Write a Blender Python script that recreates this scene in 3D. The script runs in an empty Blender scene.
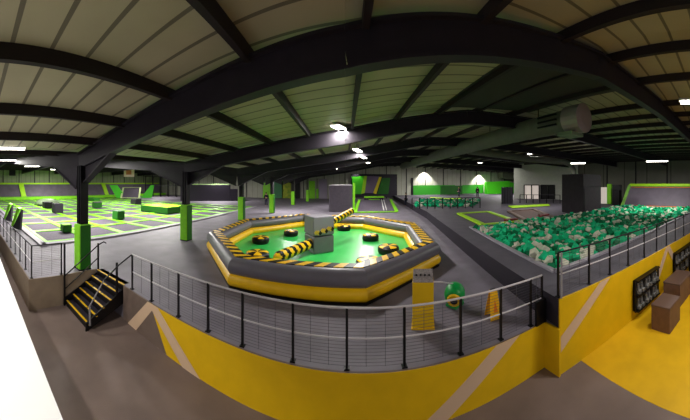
import bpy, bmesh, math, random
from mathutils import Vector, Matrix
random.seed(7)
S = bpy.context.scene
COL = S.collection
PI = math.pi
EYE = 3.0
FG = -0.97          # level of the lower front floor
DK = 0.60           # level of the foam pit deck

def at(px, py, z=0.0, dist=None):
    """world point on the level z (or at a distance) seen at a place of the panorama"""
    a = (px - 345) / 240.0
    t = (183 - py) / 240.0
    d = dist if dist is not None else (z - EYE) / t
    return Vector((d * math.sin(a), d * math.cos(a), EYE + t * d if dist is not None else z))

# ------------------------------------------------------------------ materials
MATS = {}
def mat(name, col, rough=0.7, metal=0.0, noise=0.0, nscale=4.0, bump=0.0, bscale=60.0, emit=None, estr=0.0, spec=0.3, col2=None):
    if name in MATS: return MATS[name]
    m = bpy.data.materials.new(name); m.use_nodes = True
    nt = m.node_tree; b = nt.nodes['Principled BSDF']
    c = tuple((x / 255.0) ** 2.2 for x in col) + (1,)
    b.inputs['Base Color'].default_value = c
    b.inputs['Roughness'].default_value = rough
    b.inputs['Metallic'].default_value = metal
    b.inputs['Specular IOR Level'].default_value = spec
    tc = nt.nodes.new('ShaderNodeTexCoord')
    if noise > 0 or col2:
        n = nt.nodes.new('ShaderNodeTexNoise'); n.inputs['Scale'].default_value = nscale; n.inputs['Detail'].default_value = 6
        nt.links.new(tc.outputs['Object'], n.inputs['Vector'])
        r = nt.nodes.new('ShaderNodeMixRGB')
        c2 = tuple((x / 255.0) ** 2.2 for x in col2) + (1,) if col2 else tuple(x * (1 - noise) for x in c[:3]) + (1,)
        r.inputs['Color1'].default_value = c; r.inputs['Color2'].default_value = c2
        cr = nt.nodes.new('ShaderNodeValToRGB'); cr.color_ramp.elements[0].position = .35; cr.color_ramp.elements[1].position = .65
        nt.links.new(n.outputs['Fac'], cr.inputs['Fac']); nt.links.new(cr.outputs['Color'], r.inputs['Fac'])
        nt.links.new(r.outputs['Color'], b.inputs['Base Color'])
    if bump > 0:
        n2 = nt.nodes.new('ShaderNodeTexNoise'); n2.inputs['Scale'].default_value = bscale
        nt.links.new(tc.outputs['Object'], n2.inputs['Vector'])
        bp = nt.nodes.new('ShaderNodeBump'); bp.inputs['Strength'].default_value = bump; bp.inputs['Distance'].default_value = .02
        nt.links.new(n2.outputs['Fac'], bp.inputs['Height']); nt.links.new(bp.outputs['Normal'], b.inputs['Normal'])
    if emit:
        b.inputs['Emission Color'].default_value = tuple((x / 255.0) ** 2.2 for x in emit) + (1,)
        b.inputs['Emission Strength'].default_value = estr
    MATS[name] = m
    return m

def ribbed(name, col, groove, pitch, axis, width=0.12):
    """sheet cladding: thin darker grooves repeated along one axis"""
    m = mat(name, col, rough=.6, noise=.12, nscale=.8)
    nt = m.node_tree; b = nt.nodes['Principled BSDF']
    src = b.inputs['Base Color'].links[0].from_socket
    tc = nt.nodes.new('ShaderNodeTexCoord'); sp = nt.nodes.new('ShaderNodeSeparateXYZ')
    nt.links.new(tc.outputs['Object'], sp.inputs[0])
    a = nt.nodes.new('ShaderNodeMath'); a.operation = 'DIVIDE'; a.inputs[1].default_value = pitch
    nt.links.new(sp.outputs[axis], a.inputs[0])
    f = nt.nodes.new('ShaderNodeMath'); f.operation = 'FRACT'; nt.links.new(a.outputs[0], f.inputs[0])
    l = nt.nodes.new('ShaderNodeMath'); l.operation = 'LESS_THAN'; l.inputs[1].default_value = width
    nt.links.new(f.outputs[0], l.inputs[0])
    mx = nt.nodes.new('ShaderNodeMixRGB'); mx.inputs['Color2'].default_value = tuple((x / 255.0) ** 2.2 for x in groove) + (1,)
    nt.links.new(l.outputs[0], mx.inputs['Fac']); nt.links.new(src, mx.inputs['Color1'])
    nt.links.new(mx.outputs['Color'], b.inputs['Base Color'])
    return m

M_floor = mat('grey_carpet', (122, 116, 128), .55, noise=.25, nscale=1.2, bump=.3, spec=.35)
M_fg = mat('taupe_floor', (120, 104, 98), .6, noise=.25, nscale=1.0, bump=.2)
M_yfloor = mat('yellow_floor', (214, 168, 22), .55, noise=.12, nscale=2)
M_yellow = mat('yellow_paint', (222, 178, 20), .5, noise=.08, nscale=3)
M_beige = mat('beige_paint', (206, 176, 148), .6)
M_brown = mat('taupe_paint', (112, 96, 88), .7, noise=.15)
M_deck = mat('deck_carpet', (92, 88, 98), .7, noise=.2, nscale=1.5, bump=.2)
M_deckside = mat('dark_deck_side', (44, 40, 50), .8)
M_lip = mat('pale_grey_edging', (150, 146, 156), .5)
M_green = mat('green_vinyl', (132, 214, 44), .42, noise=.12, nscale=5)
M_lime = mat('lime_vinyl', (168, 222, 44), .42, noise=.1, nscale=5)
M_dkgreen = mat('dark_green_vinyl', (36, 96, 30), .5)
M_bright = mat('bright_green_vinyl', (76, 200, 40), .42)
M_matbed = mat('trampoline_mesh', (92, 84, 98), .75, noise=.3, nscale=9)
M_pad = mat('grey_vinyl', (98, 90, 102), .5, noise=.2, nscale=1)
M_dkpad = mat('charcoal_vinyl', (46, 42, 52), .55, noise=.2)
M_steel = mat('dark_steel', (40, 36, 43), .55, metal=.1, noise=.2)
M_black = mat('black_paint', (18, 17, 20), .45)
M_rail = mat('galvanised_rail', (196, 190, 196), .4, spec=.6)
M_white = mat('white_plaster', (245, 245, 245), .8)
M_wall = mat('pale_grey_plaster', (196, 198, 188), .8, noise=.08)
M_iy = mat('inflatable_yellow', (250, 196, 20), .35, noise=.06, spec=.5)
M_ig = mat('inflatable_grey', (108, 104, 114), .38, noise=.08, spec=.5)
M_ib = mat('inflatable_black', (22, 20, 22), .4)
M_ifloor = mat('inflatable_green', (60, 196, 92), .3, noise=.12, nscale=1.5, spec=.6)
M_foamg = mat('emerald_foam', (22, 186, 128), .9, noise=.2, nscale=8)
M_foamd = mat('deep_green_foam', (8, 112, 72), .9, noise=.2, nscale=8)
M_foamw = mat('stone_foam', (200, 200, 182), .9, noise=.2, nscale=8)
M_wood = mat('brown_laminate', (112, 84, 72), .5, noise=.2, nscale=6)
M_woodtop = mat('brown_vinyl', (96, 76, 68), .45)
M_duct = mat('duct_fabric', (98, 100, 90), .55, noise=.15, nscale=2)
M_ductend = mat('duct_metal', (150, 140, 142), .5, metal=.3)
M_lamp = mat('lit_tube', (255, 255, 255), emit=(255, 250, 235), estr=9)
M_fix = mat('fixture_white', (210, 210, 210), .5)
M_purlin = mat('purlin_steel', (40, 34, 36), .7)
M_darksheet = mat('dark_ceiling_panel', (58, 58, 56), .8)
M_roof = ribbed('roof_sheet', (166, 160, 132), (100, 96, 80), .55, 1, .12)
M_clad = ribbed('wall_cladding', (142, 154, 118), (84, 92, 70), .9, 1, .06)
M_cladx = ribbed('back_cladding', (176, 176, 162), (116, 116, 104), 1.1, 0, .05)
M_cladr = ribbed('side_cladding', (116, 116, 106), (72, 72, 66), 3.0, 1, .04)
M_orange = mat('orange_trim', (226, 120, 30), .5)
M_skin = mat('skin', (196, 148, 120), .6)
M_cloth = mat('dark_clothing', (30, 28, 34), .8)
M_cloth2 = mat('navy_trousers', (34, 36, 52), .8)
M_hair = mat('brown_hair', (40, 28, 20), .7)
M_glass = mat('bright_window', (226, 214, 206), .4, emit=(230, 215, 205), estr=.35)
M_bgreen = mat('blower_green', (20, 150, 70), .4, noise=.2)
M_sign = mat('sign_yellow', (240, 180, 10), .45)
M_shoe = mat('grey_shoe', (120, 118, 116), .7, noise=.4, nscale=12)
M_maroon = mat('maroon_pad', (116, 30, 36), .5)

# ------------------------------------------------------------------ mesh builder
ORIG = {}
class MB:
    def __init__(s): s.v = []; s.f = []; s.m = []
    def add(s, vs, fs, m=0):
        b = len(s.v); s.v += [Vector(v) for v in vs]
        for f in fs: s.f.append([b + i for i in f]); s.m.append(m)
        return s
    def box(s, c, size, rz=0, m=0, rx=0, ry=0):
        x, y, z = (a / 2 for a in size)
        R = Matrix.Rotation(rz, 3, 'Z') @ Matrix.Rotation(rx, 3, 'X') @ Matrix.Rotation(ry, 3, 'Y')
        vs = [Vector(c) + R @ Vector((sx * x, sy * y, sz * z)) for sx in (-1, 1) for sy in (-1, 1) for sz in (-1, 1)]
        return s.add(vs, [(0, 1, 3, 2), (4, 6, 7, 5), (0, 4, 5, 1), (2, 3, 7, 6), (0, 2, 6, 4), (1, 5, 7, 3)], m)
    def prism(s, pts, z0, z1, m=0, mside=None):
        n = len(pts)
        vs = [(p[0], p[1], z0) for p in pts] + [(p[0], p[1], z1) for p in pts]
        s.add(vs, [list(range(n))[::-1], list(range(n, 2 * n))], m)
        b = len(s.v) - 2 * n
        for i in range(n):
            j = (i + 1) % n
            s.f.append([b + i, b + j, b + n + j, b + n + i]); s.m.append(m if mside is None else mside)
        return s
    def slab(s, quad, t, m=0):
        """thick sheet on a 3-D polygon, thickness below its normal"""
        q = [Vector(p) for p in quad]; n = len(q)
        nr = (q[1] - q[0]).cross(q[2] - q[0]).normalized()
        vs = q + [p - nr * t for p in q]
        return s.add(vs, [list(range(n)), list(range(n, 2 * n))[::-1]] + [(i, i + n, (i + 1) % n + n, (i + 1) % n) for i in range(n)], m)
    def bar(s, a, b, w, h=None, m=0):
        """rectangular bar between two points, w across, h high"""
        a, b = Vector(a), Vector(b); h = h or w
        d = (b - a).normalized()
        up = Vector((0, 0, 1)) if abs(d.z) < .99 else Vector((0, 1, 0))
        sd = d.cross(up).normalized(); up = sd.cross(d).normalized()
        vs = [p + sd * sx * w / 2 + up * sz * h / 2 for p in (a, b) for sx, sz in ((-1, -1), (1, -1), (1, 1), (-1, 1))]
        return s.add(vs, [(3, 2, 1, 0), (4, 5, 6, 7)] + [(i, (i + 1) % 4, (i + 1) % 4 + 4, i + 4) for i in range(4)], m)
    def tube(s, path, r, n=8, m=0, stripe=None, caps=True):
        P = [Vector(p) for p in path]; rs = r if isinstance(r, (list, tuple)) else [r] * len(P)
        b = len(s.v)
        prev = None
        for i, p in enumerate(P):
            d = (P[min(i + 1, len(P) - 1)] - P[max(i - 1, 0)]).normalized()
            if prev is None:
                up = Vector((0, 0, 1)) if abs(d.z) < .9 else Vector((1, 0, 0))
                x = d.cross(up).normalized()
            else: x = (prev - d * prev.dot(d)).normalized()
            prev = x; y = d.cross(x)
            for k in range(n):
                a = 2 * PI * k / n
                s.v.append(p + (x * math.cos(a) + y * math.sin(a)) * rs[i])
        for i in range(len(P) - 1):
            for k in range(n):
                k2 = (k + 1) % n
                s.f.append([b + i * n + k, b + i * n + k2, b + (i + 1) * n + k2, b + (i + 1) * n + k])
                s.m.append(m if stripe is None else stripe(i, k))
        if caps:
            s.f.append([b + k for k in range(n)][::-1]); s.m.append(m)
            s.f.append([b + (len(P) - 1) * n + k for k in range(n)]); s.m.append(m)
        return s
    def lathe(s, c, prof, n=20, m=0, mf=None):
        b = len(s.v); c = Vector(c)
        for r, z in prof:
            for k in range(n):
                a = 2 * PI * k / n
                s.v.append(c + Vector((r * math.cos(a), r * math.sin(a), z)))
        for i in range(len(prof) - 1):
            for k in range(n):
                k2 = (k + 1) % n
                s.f.append([b + i * n + k, b + i * n + k2, b + (i + 1) * n + k2, b + (i + 1) * n + k]); s.m.append(mf(i, k) if mf else m)
        s.f.append([b + k for k in range(n)][::-1]); s.m.append(m)
        s.f.append([b + (len(prof) - 1) * n + k for k in range(n)]); s.m.append(m)
        return s
    def build(s, name, mats, parent=None, smooth=False, bevel=0):
        if not isinstance(mats, (list, tuple)): mats = [mats]
        o0 = Vector((0, 0, 0))
        if parent is not None: o0 = ORIG[parent.name]
        me = bpy.data.meshes.new(name)
        me.from_pydata([tuple(v - o0) for v in s.v], [], s.f)
        for mm in mats: me.materials.append(mm)
        for p, i in zip(me.polygons, s.m): p.material_index = i; p.use_smooth = smooth
        bm = bmesh.new(); bm.from_mesh(me); bmesh.ops.recalc_face_normals(bm, faces=bm.faces); bm.to_mesh(me); bm.free()
        o = bpy.data.objects.new(name, me); COL.objects.link(o)
        ORIG[o.name] = o0
        if parent is not None: o.parent = parent
        if bevel:
            b = o.modifiers.new('bevel', 'BEVEL'); b.width = bevel; b.segments = 2; b.limit_method = 'ANGLE'
        return o

def tag(o, label, cat, group=None):
    o['label'] = label; o['category'] = cat
    if group: o['group'] = group
    return o
def struct(o): o['kind'] = 'structure'; return o
def thing(name, loc, label, cat, group=None):
    o = bpy.data.objects.new(name, None); COL.objects.link(o); o.location = loc
    o.empty_display_size = .2
    ORIG[o.name] = Vector(loc)
    return tag(o, label, cat, group)
def copy_tree(o, parent=None):
    c = o.copy(); COL.objects.link(c); c.parent = parent
    for ch in o.children: copy_tree(ch, c)
    return c

# ------------------------------------------------------------------ camera
cd = bpy.data.cameras.new('camera'); cam = bpy.data.objects.new('camera', cd); COL.objects.link(cam)
cam.location = (0, 0, EYE); cam.rotation_euler = (PI / 2, 0, 0)
cd.type = 'PANO'; cd.panorama_type = 'CENTRAL_CYLINDRICAL'
cd.central_cylindrical_range_u_min = -345 / 240; cd.central_cylindrical_range_u_max = 345 / 240
cd.central_cylindrical_range_v_min = -237 / 240; cd.central_cylindrical_range_v_max = 183 / 240
cd.central_cylindrical_radius = 1.0
cd.clip_end = 300
S.camera = cam

# ------------------------------------------------------------------ floors
XL, XR, YB, XR2 = -44.0, 28.0, 46.0, 41.0
def fr(x): return 4.23 - .078 * (x + 5.24)              # front edge of the arena, centre
def dr(x): return 3.14 - .212 * (x - 3.82)              # front edge of the deck, right
EX = 3.86
arena = [(XL, 1.9), (-7.26, 1.9), (-7.26, 4.27), (-5.55, 4.27), (EX, fr(EX)), (EX, dr(EX)), (XR, dr(XR)), (XR, 19), (XR2, 19), (XR2, YB), (XL, YB)]
b = MB(); b.prism(arena, FG - .2, 0.0, 0); struct(b.build('floor', [M_floor]))
b = MB(); b.prism([(XL, -9), (2.2, -9), (4.6, 3.6), (-5.4, 4.6), (-7.4, 4.4), (-7.4, 1.89), (XL, 1.89)], FG - .25, FG)
struct(b.build('floor_lower', [M_fg]))
b = MB(); b.prism([(2.2, -9), (XR, -9), (XR, dr(XR) + .05), (4.6, dr(4.6) + .05), (4.55, 3.4)], FG - .24, FG + .004)
struct(b.build('floor_yellow', [M_yfloor]))

# front retaining wall with its painted chevrons
def wall_strip(x0, x1, f, z0, z1, t=.05, off=.03):
    p = [Vector((x0, f(x0) - off, 0)), Vector((x1, f(x1) - off, 0))]
    return [(p[0].x, p[0].y, z0), (p[1].x, p[1].y, z0), (p[1].x, p[1].y, z1), (p[0].x, p[0].y, z1)]
wf = MB()
wf.slab(wall_strip(-5.6, EX, fr, FG, 0.0), .04)
W = struct(wf.build('wall_front', [M_brown]))
wl = MB(); wl.slab([(XL, 1.87, FG), (-7.23, 1.87, FG), (-7.23, 1.87, 0), (XL, 1.87, 0)], .04)
wl.slab([(-7.22, 1.86, FG), (-7.22, 4.27, FG), (-7.22, 4.27, 0), (-7.22, 1.86, 0)], .04)
struct(wl.build('wall_front_left', [mat('buff_paint', (128, 112, 96), .7, noise=.12)]))
wr = MB(); wr.slab(wall_strip(EX, XR, dr, FG, DK), .04)
WR = struct(wr.build('wall_front_right', [M_yellow]))
def paint(pts, f, m, name, parent, off):
    """paint on a wall: points given as (x, z)"""
    b = MB(); b.slab([(x, f(x) - off, z) for x, z in pts], .004); b.build(name, [m], parent)
ORIG[W.name] = Vector((0, 0, 0)); ORIG[WR.name] = Vector((0, 0, 0))
paint([(-3.75, FG), (EX, FG), (EX, 0), (-4.35, 0)], fr, M_yellow, 'painted_field', W, .036)
paint([(-5.35, FG), (-4.95, FG), (-4.15, 0), (-4.45, 0)], fr, M_beige, 'painted_chevron', W, .04)
paint([(-4.45, 0), (-4.05, 0), (-2.75, FG), (-3.25, FG)], fr, M_beige, 'painted_chevron', W, .042)
paint([(1.15, FG), (1.65, FG), (3.15, 0), (2.62, 0)], fr, M_beige, 'painted_chevron', W, .04)
paint([(EX, -.52), (EX, -.2), (5.1, DK), (5.48, DK)], dr, M_beige, 'painted_chevron', WR, .04)
paint([(7.86, -.3), (8.2, -.3), (9.0, DK - .02), (8.72, DK)], dr, M_beige, 'painted_chevron', WR, .04)
paint([(8.72, DK), (9.0, DK), (9.6, -.05), (9.28, -.05)], dr, M_beige, 'painted_chevron', WR, .043)

b = MB(); b.box((EX - .02, (fr(EX) + dr(EX)) / 2 - .03, FG / 2), (.05, fr(EX) - dr(EX) + .06, -FG)); b.build('painted_return', [M_yellow], W)

# ------------------------------------------------------------------ foam pit deck
A, B, C, D = (4.95, 4.15), (6.45, 11.2), (22, 10.2), (22, 2.2)
a_, b_, c_, d_ = (EX, dr(EX)), (6.75, 19.0), (XR, 19.0), (XR, dr(XR))
b = MB()
for q in ([a_, d_, D, A], [a_, A, B, b_], [B, C, c_, b_], [D, d_, c_, C]): b.prism(q, 0.001, DK, 0, 1)
b.prism([b_, c_, (XR2 - .1, 19.0), (XR2 - .1, 45.9), (9.4, 45.9)], 0.001, DK, 0, 1)
dk = struct(b.build('floor_deck', [M_deck, M_deckside]))
b = MB()
for p, q in ((A, B), (A, D), (B, C)):
    b.bar((*p, DK + .03), (*q, DK + .03), .16, .06)
e = b.build('foam_pit_edging', [M_lip]); tag(e, 'pale grey padded edging around the big pit of green foam cubes', 'edging')

# foam cubes
def inpit(x, y):
    def side(p, q): return (q[0] - p[0]) * (y - p[1]) - (q[1] - p[1]) * (x - p[0])
    return side(A, D) > .16 * 17 and side(D, C) > .1 and side(C, B) > .12 * 15 and side(B, A) > .14 * 7
def cube_vs(c, s):
    e_ = (random.uniform(0, PI), random.uniform(0, PI), random.uniform(0, PI))
    from mathutils import Euler
    R = Euler(e_).to_matrix()
    h = s / 2; k = h * .82
    vs = []; 
    return R
def foam_mesh(name, s, m):
    bm = bmesh.new(); bmesh.ops.create_cube(bm, size=s)
    bmesh.ops.bevel(bm, geom=list(bm.edges), offset=s * .07, segments=1, affect='EDGES')
    me = bpy.data.meshes.new(name); bm.to_mesh(me); bm.free(); me.materials.append(m); return me
FM = [foam_mesh('foam_cube', .225, M_foamg), foam_mesh('foam_cube', .225, M_foamd), foam_mesh('foam_cube', .225, M_foamw)]
spots = []
y = 3.0
while y < 11.2:
    x = 4.9
    while x < 22:
        px, py = x + random.uniform(-.09, .09), y + random.uniform(-.09, .09)
        if inpit(px, py):
            hz = DK - .06 + .12 * math.sin(px * 1.3 + 1) * math.cos(py * 1.1) + random.uniform(-.1, .16)
            spots.append((px, py, hz))
        x += .21
    y += .21
spots.sort(key=lambda p: p[0] ** 2 + p[1] ** 2)
def pick(x, y):
    r = random.random(); w = .5 + .5 * math.sin(x * .9) * math.sin(y * 1.4)
    dark = .12 + (.4 if 12 < x < 15.5 else 0)
    return 2 if r < .17 + .16 * w else (1 if r < .33 + dark else 0)
LB = ['emerald green foam cube lying loose near the front corner of the foam pit',
      'deep green foam cube lying loose near the front corner of the foam pit',
      'pale stone coloured foam cube lying among green ones near the pit front corner']
for (x, y, z) in spots[:300]:
    k = pick(x, y)
    o = bpy.data.objects.new('foam_cube', FM[k]); COL.objects.link(o); o.location = (x, y, z)
    o.rotation_euler = [random.uniform(0, PI) for _ in range(3)]
    tag(o, LB[k], 'foam cube', ['emerald', 'deep green', 'stone coloured'][k] + ' foam cubes at the near corner of the pit')
def foam_heap(name, sp, size, label):
    bm = bmesh.new()
    from mathutils import Euler
    for (x, y, z) in sp:
        k = pick(x, y); n0 = len(bm.faces)
        M = Matrix.Translation((x, y, z)) @ Euler([random.uniform(0, PI) for _ in range(3)]).to_matrix().to_4x4()
        r = bmesh.ops.create_cube(bm, size=size, matrix=M)
        bm.faces.ensure_lookup_table()
        for f in bm.faces[n0:]: f.material_index = k
    me = bpy.data.meshes.new(name); bm.to_mesh(me); bm.free()
    for m in (M_foamg, M_foamd, M_foamw): me.materials.append(m)
    o = bpy.data.objects.new(name, me); COL.objects.link(o); o['kind'] = 'stuff'
    return tag(o, label, 'foam')
foam_heap('foam_cubes', spots[300:], .225, 'deep spread of green and pale foam cubes filling the big foam pit')
b = MB(); b.prism([(5.1, 4.2), (21.9, 2.4), (21.9, 10.1), (6.5, 11.1)], .02, DK - .15); tag(b.build('foam_cubes_bed', [M_foamd]), 'dark green foam layer underneath the loose cubes in the big pit', 'foam')['kind'] = 'stuff'

# ------------------------------------------------------------------ walls
def wallbox(name, p, q, z0, z1, m, t=.3, nx=0, ny=0):
    b = MB(); b.bar((p[0], p[1], (z0 + z1) / 2), (q[0], q[1], (z0 + z1) / 2), t, z1 - z0)
    return struct(b.build(name, [m]))
wL = wallbox('wall_left', (XL - .15, 1.5), (XL - .15, YB + .3), 0, 6.4, M_clad)
wB = wallbox('wall_back', (XL, YB + .15), (XR2, YB + .15), 0, 7.2, M_cladx)
wR = wallbox('wall_right', (XR + .15, -9), (XR + .15, 19.0), FG, 6.2, M_cladr)
wR2 = wallbox('wall_right_rear', (XR2 + .15, 19), (XR2 + .15, YB), 0, 6.2, M_cladr)
b = MB()
for y in range(3, 46, 3): b.box((XL + .06, y + .5, 3.1), (.1, .12, 6.0))
b.build('cladding_post', [M_steel], wL)
b = MB()
for y in range(-2, 18, 4): b.box((XR - .06, y + .5, 3), (.1, .14, 5.6))
b.build('cladding_post', [M_steel], wR)
b = MB()
for x in range(-40, 41, 4): b.box((x, YB - .06, 3), (.14, .1, 7))
b.build('cladding_post', [M_steel], wB)

# ------------------------------------------------------------------ roof
def rz(x):
    if x <= -25: return 5.9 - (-25 - x) * .02
    if x <= -8: return 4.3 + (-8 - x) * .094
    if x <= 0: return 4.3 + (x + 8) * .125
    if x <= 5: return 5.3 + x * .2
    if x <= 9: return 6.3 + (x - 5) * .04
    return 6.46 - (x - 9) * .03
RY = [-8.5, -2.2, 4.0, 10.1, 16.6, 23.0, 30.0, 37.5, YB]
def ry(k, x):
    y0 = RY[k]
    if k == len(RY) - 1: return y0
    if x <= -8: return y0
    if x <= 9: return y0 - .09 * (x + 8)
    return y0 - 1.53 - .1 * (x - 9)
XS = [XL, -34, -25, -16, -8, -4, 0, 5, 9, 15.3, 21.6, XR, XR2]
b = MB()
for k in range(len(RY) - 1):
    for i in range(len(XS) - 1):
        x0, x1 = XS[i], XS[i + 1]
        b.slab([(x0, ry(k, x0), rz(x0)), (x0, ry(k + 1, x0), rz(x0)), (x1, ry(k + 1, x1), rz(x1)), (x1, ry(k, x1), rz(x1))], -.06)
ceil_o = struct(b.build('ceiling', [M_roof])); ORIG[ceil_o.name] = Vector((0, 0, 0))
px = [-42 + 2.0 * i for i in range(17)] + [-6.6 + 1.72 * i for i in range(9)] + [9.6 + 1.5 * i for i in range(20)]
for x in px:
    b = MB()
    for k in range(len(RY) - 1):
        b.bar((x, ry(k, x), rz(x) - .14), (x, ry(k + 1, x), rz(x) - .14), .1, .28)
    b.build('purlin', [M_purlin], ceil_o)
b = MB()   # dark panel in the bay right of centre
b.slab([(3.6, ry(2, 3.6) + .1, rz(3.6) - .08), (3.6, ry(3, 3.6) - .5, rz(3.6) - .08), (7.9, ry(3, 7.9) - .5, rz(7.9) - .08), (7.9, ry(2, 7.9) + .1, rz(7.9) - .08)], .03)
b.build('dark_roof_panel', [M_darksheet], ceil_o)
names = ['behind the viewer', 'just behind the viewpoint', 'nearest in view, sweeping overhead', 'second from the front, crossing above the twin lamp',
         'third from the front', 'fourth from the front', 'fifth from the front', 'farthest, near the back wall']
def ibeam(b, p, q, hh=.55, w=.24):
    p, q = Vector(p), Vector(q)
    b.bar(p, q, .05, hh); up = Vector((0, 0, hh / 2))
    b.bar(p + up, q + up, w, .05); b.bar(p - up, q - up, w, .05)
for k in range(len(RY) - 1):
    t = thing('steel_rafter', (-8, RY[k], rz(-8) - .5), 'dark steel roof rafter spanning the hall, ' + names[k], 'roof beam')
    b = MB()
    for x0, x1 in ((XL, -25), (-25, -8), (-8, 0), (0, 5), (5, 9), (9, XR2)):
        ibeam(b, (x0, ry(k, x0), rz(x0) - .5), (x1, ry(k, x1), rz(x1) - .5))
    b.build('beam', [M_steel], t)
    for sx in (-1, 1):
        b = MB(); x0, x1 = -8, -8 + sx * 2.6
        for yy in (0,):
            y0, y1 = ry(k, x0), ry(k, x1)
            b.slab([(x0, y0 - .03, rz(x0) - .7), (x1, y1 - .03, rz(x1) - .72), (x0 + sx * .1, y0 - .03, rz(x0) - 1.5)], -.06)
            b.bar((x1, y1, rz(x1) - .76), (x0 + sx * .1, y0, rz(x0) - 1.5), .24, .05)
        b.build('haunch', [M_steel], t)

# columns of the middle row
cols = [at(82.5, 268), at(186, 240), at(241.5, 220), at(272, 213.0), at(293, 205.0), at(307.5, 201.5), at(317.5, 198.5)]
cl = ['nearest column, beside the yellow-edged steps', 'second column, left of the inflatable arena', 'third column, behind the left end of the arena',
      'fourth column, with a dark figure beside it', 'fifth column of the row', 'sixth column of the row', 'farthest column of the row, near the back']
for i, p in enumerate(cols):
    t = thing('steel_column', p, 'black steel column with green foot padding, ' + cl[i], 'column')
    b = MB(); H = rz(p.x) - .75 if p.x < -8 else rz(p.x) - .75
    b.box((p.x, p.y, H / 2), (.06, .3, H)); b.box((p.x - .13, p.y, H / 2), (.04, .3, H)); b.box((p.x + .13, p.y, H / 2), (.04, .3, H))
    b.box((p.x, p.y, .02), (.45, .45, .04))
    b.build('post', [M_black if i < 1 else M_steel], t)
    ph = 1.55 if i == 0 else 1.85
    b = MB(); b.box((p.x, p.y, ph / 2 + .02), (.46, .46, ph)); b.build('padding', [M_green], t, bevel=.05)
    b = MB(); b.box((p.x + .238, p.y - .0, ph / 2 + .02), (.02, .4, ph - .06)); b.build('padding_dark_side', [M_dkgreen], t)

# ------------------------------------------------------------------ duct
dpts = []
for i in range(60):
    v = 5.5 + i * .5
    dpts.append(Vector((7.75 + (v - 5.5) * .03, v, 5.5)))
t = thing('ventilation_duct', dpts[0], 'long round grey ventilation duct hung under the roof ridge', 'duct')
b = MB(); b.tube(dpts, [.46 if i % 2 else .445 for i in range(60)], 24); b.build('duct_body', [M_duct], t, smooth=True)
b = MB(); q = dpts[0]; b.tube([q + Vector((0, -.55, 0)), q + Vector((0, -.5, 0)), q + Vector((0, .25, 0)), q + Vector((0, .3, 0))], [.3, .56, .56, .46], 24)
b.build('duct_head', [M_ductend], t, smooth=False)
b = MB(); b.box(q + Vector((-.1, .1, -.6)), (.8, .7, .12)); b.build('outlet_box', [mat('duct_green', (110, 128, 108), .5)], t)
b = MB()
for i in range(3): b.box(q + Vector((-.5, 1.0, -.2 + i * .2)), (.06, 1.0, .07))
b.build('grille', [M_black], t)
for i in range(4, 60, 8):
    b = MB(); b.bar(dpts[i] + Vector((0, 0, .4)), dpts[i] + Vector((0, 0, rz(8) - 5.5 - .1)), .03); b.build('hanger', [M_black], t)
# vertical flexible duct on the back right wall
p = at(556, 205, DK, None); 
pp = Vector((20.6, 14.6, 0))
b = MB(); b.tube([pp + Vector((0, 0, DK)), pp + Vector((0, 0, 3.6)), pp + Vector((-.1, 0, 4.4)), pp + Vector((-.6, 0, 4.9)), pp + Vector((-1.6, 0, 5.1)), pp + Vector((-6, .5, 5.1)), pp + Vector((-11.9, .8, 5.4))], .28, 12)
tag(b.build('flexible_duct', [M_duct], None, smooth=True), 'grey bent ventilation pipe dropping from the roof beside the dark block', 'duct')

# ------------------------------------------------------------------ lights
LP = 2.0
def tube_lamp(p, length, dirv, twin, label, power=0, name='strip_light', hang=True):
    t = thing(name, p, label, 'ceiling light')
    d = Vector(dirv).normalized(); s = d.cross(Vector((0, 0, 1)))
    b = MB(); b.bar(p - d * length / 2 + Vector((0, 0, .05)), p + d * length / 2 + Vector((0, 0, .05)), .34 if twin else .16, .05)
    top = rz(p.x)
    if hang and top - p.z > .1:
        for e in (-.35, .35): b.bar(p + d * length * e + Vector((0, 0, .05)), p + d * length * e + Vector((0, 0, top - p.z)), .02)
    b.build('housing', [M_fix], t)
    for o in ((-.11, .11) if twin else (0,)):
        b = MB(); b.tube([p - d * (length / 2 - .04) + s * o, p + d * (length / 2 - .04) + s * o], .045 if twin else .05, 8); b.build('tube', [M_lamp], t)
    if power:
        l = bpy.data.lights.new('lamp_light', 'AREA'); l.shape = 'RECTANGLE'; l.size = length; l.size_y = .4; l.energy = power * LP; l.color = (1, .96, .9)
        lo = bpy.data.objects.new('lamp_light', l); COL.objects.link(lo); lo.location = p + Vector((0, 0, -.09))
        lo.rotation_euler = (0, 0, math.atan2(d.y, d.x))
def P(px, py, dist): return at(px, py, dist=dist)
tube_lamp(P(342, 129, 9.3), 1.3, (.5, 1, 0), True, 'bright twin tube light, nearest of the row down the middle', 150)
tube_lamp(P(357.5, 150.5, 15.0), 1.4, (.3, 1, 0), True, 'twin tube light, second of the row down the middle', 150)
tube_lamp(P(363.5, 157.5, 20.0), 1.4, (.3, 1, 0), True, 'twin tube light, third of the row down the middle', 150)
tube_lamp(P(367.5, 162.5, 25.0), 1.4, (.3, 1, 0), True, 'small twin tube light, farthest of the row down the middle', 150)
tube_lamp(P(4, 148.3, 8.2), 1.5, (0.1, 1, 0), False, 'single tube light at the left edge, highest on that side', 60, hang=False)
tube_lamp(P(17, 160.3, 20.0), 5.0, (.15, 1, 0), False, 'long tube light low over the trampolines at the far left', 400, hang=False)
tube_lamp(P(148, 163.2, 23.0), 2.6, (1, .9, 0), False, 'tube light between the first and second columns', 300, hang=False)
tube_lamp(P(129, 166.3, 33.0), 2.2, (1, 1.3, 0), False, 'small tube light above the pinkish wall notice at back left', 150, hang=False)
tube_lamp(P(32, 166.3, 32.0), 2.0, (.15, 1, 0), False, 'short faint tube light below the long one at far left', 100, hang=False)
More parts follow.
